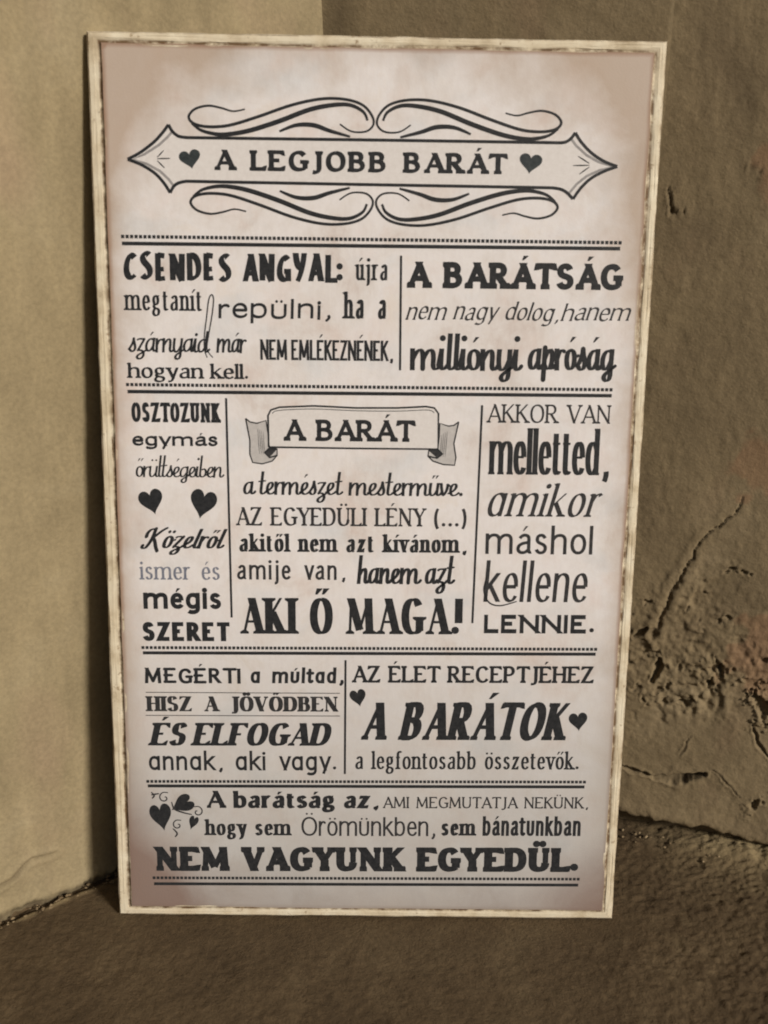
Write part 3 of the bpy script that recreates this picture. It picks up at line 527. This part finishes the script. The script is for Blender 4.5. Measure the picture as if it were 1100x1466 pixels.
# art-nouveau caps: low waists
G_ART = dict(G_CAP)
G_ART.update({
 'A': (.6, "M 0 0 L .34 1 / M .34 1 C .44 .7 .5 .3 .6 0 / M .1 .22 L .54 .3"),
 'C': (.52, "M .52 .86 C .4 .98 .3 1 .22 .92 C .04 .74 -.04 .4 .04 .2 C .12 .0 .36 -.02 .52 .14"),
 'S': (.46, "M .42 .9 C .3 1.02 .04 .96 .04 .78 C .04 .56 .46 .5 .46 .24 C .46 0 .14 -.06 0 .1"),
 'E': (.42, "M 0 0 L .02 1 / M .02 1 L .42 .96 / M 0 .4 L .36 .42 / M 0 0 L .42 .04"),
 'G': (.54, "M .5 .86 C .4 .98 .3 1 .22 .92 C .04 .74 -.04 .4 .04 .2 C .12 .0 .4 -.02 .5 .1 / M .54 -.04 L .52 .38 / M .28 .38 L .54 .38"),
 'N': (.52, "M 0 -.04 L 0 1 / M 0 1 C .2 .6 .34 .2 .52 -.06 / M .5 0 L .54 1.06 t"),
 'D': (.52, "M 0 0 L 0 1 / M 0 .98 C .3 1.06 .54 .8 .54 .45 C .54 .1 .3 0 0 .02"),
 'L': (.42, "M .02 1 L 0 0 / M 0 .02 L .42 .02"),
 'Y': (.5, "M 0 1 C .04 .66 .14 .5 .28 .48 / M .5 1 C .44 .6 .3 .2 .1 -.06"),
})
ACC = {'á':'a1','é':'e1','í':'i1','ó':'o1','ú':'u1','ö':'o2','ü':'u2','ő':'o3','ű':'u3',
       'Á':'A1','É':'E1','Ö':'O2','Ü':'U2','Ő':'O3'}
SETS = {'cap': G_ROM, 'rom': G_ROM, 'san': G_SAN, 'hum': G_HUM, 'scr': G_SCR, 'art': G_SAN}
SIDE = {'A': .35, 'V': .35, 'Y': .35, 'T': .4, 'O': .75, 'C': .8, 'G': .8, 'v': .4, 'y': .45, 'o': .8, 'e': .8, 'r': .8,
        'K': .75, 'k': .8, 'L': .75, '.': .8, ',': .8, 't': .75, 'f': .7}

def parse_path(s):
    out = []
    for st in s.split('/'):
        tk = st.split(); pts = []; fl = {'b': '', 'e': '', 'w': ''}; i = 0
        while i < len(tk):
            c = tk[i]
            if c in 'MBb' and len(c) == 1:
                pts = [(float(tk[i+1]), float(tk[i+2]))]; fl['b'] = {'M': '', 'B': '!', 'b': '<'}[c]; i += 3
            elif c == 'L':
                pts.append((float(tk[i+1]), float(tk[i+2]))); i += 3
            elif c == 'C':
                p0 = pts[-1]; q = [float(v) for v in tk[i+1:i+7]]
                for k in range(1, 9):
                    u = k/8; a, b_, c_, d = (1-u)**3, 3*u*(1-u)**2, 3*u*u*(1-u), u**3
                    pts.append((a*p0[0]+b_*q[0]+c_*q[2]+d*q[4], a*p0[1]+b_*q[1]+c_*q[3]+d*q[5]))
                i += 7
            elif c in '!v^':
                fl['e'] = c; i += 1
            elif c in 'tTo':
                fl['w'] = c; i += 1
            else:
                i += 1
        out.append((pts, fl))
    return out

class Ink:
    """collects flat polygons; each stroke lies a few micrometres above the last"""
    def __init__(self, z0=.00013, dz=2.0e-7):
        self.v = []; self.f = []; self.z = z0; self.dz = dz
    def poly(self, pts):
        n = len(self.v)
        self.v += [(p[0], p[1], self.z) for p in pts]; self.f.append(list(range(n, n+len(pts))))
    def strip(self, L, R):
        n = len(self.v); m = len(L)
        self.v += [(p[0], p[1], self.z) for p in L] + [(p[0], p[1], self.z) for p in R]
        for k in range(m-1):
            self.f.append([n+k, n+m+k, n+m+k+1, n+k+1])
    def up(self): self.z += self.dz

def stroke_lr(pts, hw):
    """left and right edges of a pen stroke; hw = function(dx, dy, t) -> half width"""
    m = len(pts); L = []; R = []
    tan = []
    for k in range(m):
        a = pts[max(0, k-1)]; b = pts[min(m-1, k+1)]
        dx, dy = b[0]-a[0], b[1]-a[1]; l = math.hypot(dx, dy) or 1e-9
        tan.append((dx/l, dy/l))
    for k in range(m):
        h = hw(tan[k][0], tan[k][1], k/(m-1)); x, y = pts[k]
        L.append((x-tan[k][1]*h, y+tan[k][0]*h)); R.append((x+tan[k][1]*h, y-tan[k][0]*h))
    return L, R, tan

def draw_text(ink, text, p0, p1, H, st, rnd):
    """letters from p0 to p1 (baseline ends, metres on the sheet), cap height H"""
    S = SETS[st.get('set', 'rom')]; art = st.get('set') == 'art'
    W, T = st['W'], st['T']; nib = math.radians(st.get('nib', 15)); ser = st.get('ser', 0); sl = st.get('slant', 0)
    gap = st.get('gap', .13); jit = st.get('jit', 0); rc = st.get('round', 0); xh = st.get('xh', 1.0); dsc = st.get('desc', 1.0)
    asc = st.get('asc', 1.0)
    items = []
    for ch in text:
        if ch == ' ': items.append((' ', None, None)); continue
        base = ACC.get(ch, ch); acc = base[1] if len(base) > 1 else ''; b = base[0]
        g = (S.get(b) if b.islower() or (st.get('set') == 'scr' and b in S) else (G_ART if art else G_CAP).get(b)) or S.get(b) or G_CAP[b]
        items.append((b, g, acc))
    wsum = 0; gsum = 0; prev = None; EX = {'m': .75, 'M': .35, 'w': .5, 'N': .1}
    for b, g, acc in items:
        if b == ' ': gsum += st.get('sp', .3); prev = None; continue
        wsum += g[0]
        s_ = SIDE.get(b, 1.0) if st.get('kern', 1) else 1.0
        gsum += W + gap*s_ + W*EX.get(b, 0) + (.11 if b in '.,!' else 0)
    dx, dy = p1[0]-p0[0], p1[1]-p0[1]; Wt = math.hypot(dx, dy)/H; ux, uy = dx/(Wt*H), dy/(Wt*H)
    gsum -= gap
    k = 1.0
    if wsum*.35 + gsum > Wt: k = max(.3, (Wt-wsum*.45)/gsum)
    sx = (Wt-gsum*k)/max(wsum, .01)
    W_ = W*min(1, .25+.75*k); hn = T
    def place(x, y):
        x += sl*y
        return (p0[0]+(x*ux-y*uy)*H, p0[1]+(x*uy+y*ux)*H)
    def ymap(y, low):
        if low:
            if y < 0: y *= dsc
            elif y <= .68: y *= xh
            else: y = .68*xh + (y-.68)*((asc-.68*xh)/.32)
        return hn/2 + y*(1-hn)
    cx = W_/2
    for b, g, acc in items:
        if b == ' ': cx += st.get('sp', .3)*k; continue
        low = b.islower() or st.get('set') == 'scr'
        s_ = SIDE.get(b, 1.0) if st.get('kern', 1) else 1.0
        jy = rnd.uniform(-jit, jit); js = 1+rnd.uniform(-jit, jit)
        paths = parse_path(g[1])
        if acc and b == 'i': paths = paths[:-1]
        mid = g[0]/2 if b != 'i' else .03
        sx0 = sx; exw = W*EX.get(b, 0)*k; sx = (g[0]*sx+exw)/g[0] if exw else sx
        if b in '.,!': cx += .11*k
        accs = []
        if acc:
            ay = (ymap(.84, True) if low else 1.1)
            axm = mid*sx
            if acc == '1': accs = [[(axm-.03, ay), (axm+.09, ay+.17)]]
            elif acc == '3': accs = [[(axm-.13, ay), (axm-.04, ay+.17)], [(axm+.05, ay), (axm+.14, ay+.17)]]
            else: accs = ['o', (axm-.12, ay+.06), (axm+.12, ay+.06)]
        def dot(x, y, r):
            ink.poly([place(cx+x+r*math.cos(a*math.pi/5), y+r*math.sin(a*math.pi/5)+jy) for a in range(10)]); ink.up()
        def hw(tx, ty, t, fw=''):
            if fw == 't': return T/2 if ser or st.get('con') else (W_*.85+T*.15)/2
            if fw == 'T': return W_/2
            s = abs(math.sin(math.atan2(ty, tx)-nib))
            return (T+(W_-T)*s**1.3)/2
        for pts, fl in paths:
            key = (0, .68, 1) if b.islower() else (0, 1)
            y0r, y1r = pts[0][1], pts[-1][1]
            P = [(x*sx, ymap(y, low)*js+jy) for x, y in pts]
            if len(P) == 2 and abs(y0r-y1r) < .01 and not low:      # bars reach as far out as the stems
                for e_, o_ in ((0, 1), (1, 0)):
                    xr = pts[e_][0]
                    if xr < .03 or xr > g[0]-.05: P[e_] = (P[e_][0]+math.copysign(W_*.42, pts[e_][0]-pts[o_][0]), P[e_][1])
            if len(P) == 2: P = [P[0], ((P[0][0]+P[1][0])/2, (P[0][1]+P[1][1])/2), P[1]]
            if fl['w'] == 'o':
                dot(P[0][0], P[0][1]+W_*.2, max(W_*(.62 if W_ < .2 else .5), .045)); continue
            fw = fl['w']
            L, R, tan = stroke_lr(P, lambda a, b2, t: hw(a, b2, t, fw))
            taper = st.get('taper', 0)
            for end, yr, flag in ((0, y0r, fl['b']), (-1, y1r, fl['e'])):
                tx, ty = tan[end]
                if abs(ty) > .35 and any(abs(yr-kk) < 1e-3 for kk in key) or (abs(ty) > .6 and flag):
                    yt = P[end][1] + (hn/2 if (ty > 0) == (end == -1) else -hn/2)
                    for E in (L, R):
                        q = E[end]; d = (yt-q[1])/ty; E[end] = (q[0]+tx*d, yt)
                    if ser and flag:
                        hh = hw(tx, ty, 0, fw)/abs(ty); x = P[end][0]; up = -1 if (ty > 0) == (end == -1) else 1
                        se = ser; th = st.get('serT', T)
                        if flag == '<':
                            q = [(x-hh-se, yt+up*se*.45), (x+hh, yt), (x+hh, yt+up*th), (x-hh, yt+up*(th+se*.75))]
                        else:
                            q = [(x-hh-se, yt), (x+hh+se, yt), (x+hh+se, yt+up*th*.8), (x+hh, yt+up*(th+se*.5)), (x-hh, yt+up*(th+se*.5)), (x-hh-se, yt+up*th*.8)]
                        ink.poly([place(cx+a, b2) for a, b2 in q]); ink.up()
                elif flag in ('v', '^') and ser:
                    x, y = P[end]; dirx = 1 if tx > 0 else -1
                    sg = -1 if flag == 'v' else 1; h = ser*1.5+T
                    y_ = y - sg*T/2
                    ink.poly([place(cx+a, b2) for a, b2 in ((x-dirx*(ser*.8+T), y_+sg*T), (x+dirx*T*.2, y_), (x+dirx*T*.5, y_+sg*h), (x-dirx*T*.2, y_+sg*h*.95))]); ink.up()
                elif rc and abs(tx)+abs(ty) > 0:
                    x, y = P[end]; r = hw(tx, ty, 0, fw)*.98; a0 = math.atan2(ty, tx) + (0 if end == -1 else math.pi)
                    ink.poly([place(cx+x+r*math.cos(a0+q), y+r*math.sin(a0+q)) for q in [(-.5+j/6)*math.pi for j in range(7)]]); ink.up()
            ink.strip([place(cx+x, y) for x, y in L], [place(cx+x, y) for x, y in R]); ink.up()
        if accs:
            if accs[0] == 'o':
                for q in accs[1:]: dot(q[0], q[1], max(W_*.45, .05))
            else:
                for a, b2 in accs:
                    w_ = max(W_*.42, .035)
                    ink.poly([place(cx+q[0], q[1]+jy) for q in ((a[0]-.6*w_*.6, a[1]), (a[0]+.6*w_*.6, a[1]), (b2[0]+w_, b2[1]), (b2[0]-w_*.9, b2[1]))]); ink.up()
        cx += g[0]*sx + (W + gap*s_)*k; sx = sx0

STY = {
 'title': dict(set='cap', W=.215, T=.095, nib=20, ser=.045, gap=.2, sp=.42),
 'nouveau': dict(set='art', W=.19, T=.07, nib=35, gap=.05, sp=.2, jit=.03),
 'serif': dict(set='rom', W=.105, T=.04, ser=.055, gap=.11, sp=.25),
 'serif2': dict(set='rom', W=.10, T=.045, ser=.05, gap=.1, sp=.22),
 'serifpale': dict(set='rom', W=.10, T=.035, ser=.055, gap=.12, sp=.3, mat='pale'),
 'serifbold': dict(set='rom', W=.16, T=.055, ser=.06, gap=.1, sp=.25),
 'hand': dict(set='hum', W=.12, T=.07, nib=40, round=1, gap=.2, jit=.04, slant=.03),
 'scriptmid': dict(set='scr', W=.10, T=.045, nib=15, slant=.08, gap=-.04, round=1, sp=.12, jit=.02, kern=0),
 'script': dict(set='scr', W=.10, T=.04, nib=10, slant=.1, gap=-.05, round=1, sp=.15, asc=1.4, kern=0),
 'scripttall': dict(set='scr', W=.12, T=.042, nib=10, slant=.06, gap=-.03, round=1, sp=.14, asc=1.25, kern=0, desc=1.15),
 'scriptcal': dict(set='scr', W=.15, T=.045, nib=5, slant=.42, gap=-.02, round=1, asc=1.1, kern=0),
 'brush': dict(set='scr', W=.125, T=.04, nib=10, slant=.0, gap=-.04, round=1, sp=.1, asc=1.2, kern=0),
 'cond': dict(set='cap', W=.135, T=.07, nib=0, gap=.05, sp=.16, con=1),
 'condart': dict(set='cap', W=.145, T=.09, nib=0, gap=.09, ser=.025, sp=.2),
 'flare': dict(set='cap', W=.2, T=.12, nib=20, ser=.035, gap=.12, sp=.28),
 'flare2': dict(set='cap', W=.165, T=.10, nib=20, ser=.045, gap=.13, sp=.3),
 'flarethin': dict(set='cap', W=.15, T=.07, nib=15, ser=.045, gap=.12, sp=.24),
 'pen': dict(set='hum', W=.1, T=.035, nib=35, slant=.3, gap=.1, sp=.22, jit=.04, mat='mid', ser=.02),
 'wide': dict(set='hum', W=.17, T=.09, nib=25, gap=.15, jit=.02, round=1),
 'sansbold': dict(set='hum', W=.15, T=.11, nib=0, gap=.12),
 'sansheavy': dict(set='cap', W=.21, T=.125, nib=0, gap=.12, ser=.0, con=1),
 'serifcap': dict(set='cap', W=.125, T=.045, ser=.05, gap=.11, sp=.24, mat='mid'),
 'seriflight': dict(set='cap', W=.095, T=.045, ser=.055, gap=.13, sp=.24, mat='mid'),
 'human': dict(set='hum', W=.1, T=.07, nib=20, gap=.15, sp=.32, mat='mid'),
 'times': dict(set='cap', W=.165, T=.04, ser=.055, gap=.09, sp=.17, nib=5),
 'poster': dict(set='rom', W=.105, T=.03, ser=.01, gap=.028, nib=5, asc=1.03, xh=1.06),
 'italic': dict(set='san', W=.095, T=.025, ser=.04, gap=.13, slant=.26, nib=25, mat='mid'),
 'light': dict(set='hum', W=.09, T=.06, nib=10, gap=.13, mat='mid'),
 'lightcon': dict(set='hum', W=.075, T=.028, nib=25, gap=.08, slant=.06, mat='mid'),
 'sansdemi': dict(set='cap', W=.15, T=.13, nib=0, gap=.16),
 'handbold': dict(set='cap', W=.165, T=.10, nib=15, gap=.2, round=1, jit=.02),
 'handlow': dict(set='san', W=.15, T=.10, nib=15, gap=.14, sp=.35, round=1, slant=.05),
 'engraved': dict(set='cap', W=.23, T=.05, ser=.06, gap=.08, sp=.42, nib=0, mat='mid'),
 'timesit': dict(set='cap', W=.22, T=.055, ser=.06, gap=.07, sp=.16, slant=.24, nib=5),
 'geo': dict(set='san', W=.1, T=.085, nib=0, gap=.14, sp=.32),
 'kauf': dict(set='cap', W=.165, T=.06, nib=25, gap=.05, sp=.2, slant=.2, ser=.025, round=1),
 'ultra': dict(set='rom', W=.215, T=.085, ser=.02, gap=.07, sp=.24),
 'tiny': dict(set='cap', W=.11, T=.055, ser=.03, gap=.14, sp=.3, mat='mid'),
 'bubble': dict(set='hum', W=.085, T=.055, nib=0, gap=.1, round=1, xh=1.12, mat='mid'),
 'condsans': dict(set='hum', W=.11, T=.07, nib=10, gap=.08, round=1, xh=1.1),
 'heavy': dict(set='cap', W=.245, T=.12, nib=10, gap=.08, sp=.26, ser=.025),
}
MATS = {'ink': M_INK, 'mid': M_MID, 'pale': M_PALE, 'grey': M_GREY, 'wash': M_WASH, 'heart': M_HEART, 'band': M_BAND}
DESC = {'title': 'dark flared capitals', 'nouveau': 'bold uneven old-poster capitals', 'brush': 'narrow brush script', 'heavy': 'widest heavy black capitals',
        'ultra': 'fat black letters', 'tiny': 'small thin capitals', 'poster': 'tall fat narrow letters', 'kauf': 'bold slanted capitals', 'times': 'tall narrow serif capitals'}
def put_ink(name, ink_, mat, parent=sheet, label=None):
    o = link(name, mesh(name, ink_.v, ink_.f), MATS[mat], parent)
    if label: o['label'] = label
    return o
rnd = random.Random(12)
for text, x0, y0, x1, y1, cap, sty in TEXTS:
    s = dict(STY[sty]); s['W'] *= 1.27; s['T'] *= 1.75; s['ser'] = s.get('ser', 0)*1.45; s['sp'] = s.get('sp', .3)*1.7; k = Ink()
    draw_text(k, text, (x0/1000, y0/1000), (x1/1000, y1/1000), cap*1.045/1000, s, rnd)
    put_ink('lettering', k, s.get('mat', 'ink'), label='line reading ' + text)

def catmull(pts, n=8):
    P = [pts[0]]+list(pts)+[pts[-1]]; out = []
    for i in range(1, len(P)-2):
        for k in range(n):
            t = k/n; a, b, c, d = P[i-1], P[i], P[i+1], P[i+2]
            out.append(tuple(.5*(2*b[j]+(c[j]-a[j])*t+(2*a[j]-5*b[j]+4*c[j]-d[j])*t*t+(3*b[j]-a[j]-3*c[j]+d[j])*t**3) for j in (0, 1)))
    out.append(tuple(pts[-1])); return out
def pen(ink_, pts, w, taper=0.0, smooth=True):
    """pen line w mm wide through pts (mm)"""
    p = catmull(pts) if smooth and len(pts) > 2 else ([pts[0], ((pts[0][0]+pts[1][0])/2, (pts[0][1]+pts[1][1])/2), pts[1]] if len(pts) == 2 else list(pts))
    p = [(a/1000, b/1000) for a, b in p]
    L, R, t = stroke_lr(p, lambda dx, dy, u: w/2000*((1-taper)+taper*math.sin(math.pi*min(.97, max(.03, u)))))
    ink_.strip(L, R); ink_.up()

# title banner: wash, double outline, chevrons, swirls
k = Ink(.00005); ring = [q for s_ in OUTLINE for q in catmull(s_, 4)[:-1]]; k.poly([(a/1000, b/1000) for a, b in ring])
put_ink('banner_wash', k, 'band')
k = Ink(.00008); cx_, cy_ = AXIS[2]
for pr in ((OUTLINE[9], OUTLINE[0]), (OUTLINE[4], OUTLINE[5])):
    k = Ink(.00009)
    pen(k, [(cx_+(a-cx_)*.977, cy_+(b-cy_)*.84) for a, b in pr[0]+pr[1][1:]], 1.3, 0, False)
    put_ink('banner_inner_line', k, 'grey')
k = Ink()
for s_ in OUTLINE: pen(k, s_, 1.6)
for s_ in CHEV: pen(k, s_, .7, .5)
put_ink('banner_outline', k, 'ink', label='long title banner outline with pointed ends')
ax0, ax1, axm = AXIS; ang = math.atan2(ax1[1]-ax0[1], ax1[0]-ax0[0]); u_ = (math.cos(ang), math.sin(ang)); v_ = (-u_[1], u_[0])
mid_ = axm
def mirror(p, fx, fy):
    dx, dy = p[0]-mid_[0], p[1]-mid_[1]; a = dx*u_[0]+dy*u_[1]; b = dx*v_[0]+dy*v_[1]
    a *= fx; b *= fy
    return (mid_[0]+a*u_[0]+b*v_[0], mid_[1]+a*u_[1]+b*v_[1])
for fx in (1, -1):
    for fy in (1, -1):
        k = Ink()
        for pts, w in SWIRL:
            pen(k, [mirror(p, fx, fy) for p in pts], w*1.45, .55)
        put_ink('swirl', k, 'ink')

def heart(ink_, cx, cy, tx, ty, w):
    d = math.hypot(tx-cx, ty-cy); ax = ((cx-tx)/d, (cy-ty)/d); bx = (ax[1], -ax[0]); pts = []
    for i in range(40):
        t = i/40*2*math.pi; X = math.sin(t)**3; Y = (13*math.cos(t)-5*math.cos(2*t)-2*math.cos(3*t)-math.cos(4*t))/17
        lx = X*w/2; ly = Y*d*1.02+d*.04
        pts.append(((cx+bx[0]*lx+ax[0]*ly)/1000, (cy+bx[1]*lx+ax[1]*ly)/1000))
    ink_.poly(pts); ink_.up()
for i, (cx, cy, tx, ty, w) in enumerate(HEARTS):
    k = Ink(); heart(k, cx, cy, tx, ty, w); put_ink('heart', k, 'heart' if i < 2 else 'ink')
k = Ink()
for x, y, r, sg in SPIRALS:
    pen(k, [(x+sg*r*(1-.11*i)*math.cos(i*.85+1), y+r*(1-.11*i)*math.sin(i*.85+1)) for i in range(9)], .75, .2)
for s_ in STEMS: pen(k, s_, 1.0, .4)
put_ink('curls', k, 'mid')

for (a, b), (c, d) in RULES:
    k = Ink(); pen(k, [a, b], 1.9); put_ink('rule', k, 'ink')
    k = Ink(); L = math.hypot(d[0]-c[0], d[1]-c[1]); n_ = int(L/2.35); ux, uy = (d[0]-c[0])/L, (d[1]-c[1])/L
    for i in range(n_+1):
        x, y = c[0]+(d[0]-c[0])*i/n_, c[1]+(d[1]-c[1])*i/n_; h = .84
        k.poly([((x+ux*p*h-uy*q*h*1.05)/1000, (y+uy*p*h+ux*q*h*1.05)/1000) for p, q in ((-1, -1), (1, -1), (1, 1), (-1, 1))])
    put_ink('dotted_rule', k, 'ink')
for s_ in DIVIDERS:
    k = Ink(); pen(k, s_, 1.2); put_ink('divider', k, 'ink')
for s_ in ENGR:
    k = Ink(); pen(k, s_, .45); put_ink('thin_rule', k, 'mid')
for pts, w in EXTRA:
    k = Ink(); pen(k, pts, w, .3); put_ink('flourish', k, 'mid')

# scroll ribbon behind A BARÁT
def fill(pts): kk = Ink(.00007); kk.poly([(a/1000, b/1000) for a, b in pts]); return kk
for nm in ('ltail', 'rtail'): put_ink('ribbon_tail', fill(RIB[nm][:-1]), 'wash')
put_ink('ribbon_band', fill(RIB['band']), 'band')
k = Ink()
for nm, w in (('ltail', .75), ('rtail', .75), ('lfold', .9), ('rfold', .9)): pen(k, RIB[nm], w, 0, False)
pen(k, RIB['band']+[RIB['band'][0]], 1.0, 0, False); pen(k, RIB['inner'], .4)
for x0, y0, sg in ((RIB['ltail'][2][0], RIB['ltail'][2][1], 1), (RIB['rtail'][2][0], RIB['rtail'][2][1], -1)):
    for i in range(4):
        pen(k, [(x0+sg*(i*1.0+.5), y0-3-i*.6), (x0+sg*(i*1.0+.9), y0-11-i*.8), (x0+sg*(i*1.1+1.4), y0-17)], .28, .6)
put_ink('ribbon_outline', k, 'ink', label='small scroll ribbon outline with curled tails')
for nm in ('lfold', 'rfold'):
    kk = Ink(.0001); kk.poly([(a/1000, b/1000) for a, b in RIB[nm][:-1]]); put_ink('ribbon_fold', kk, 'mid')
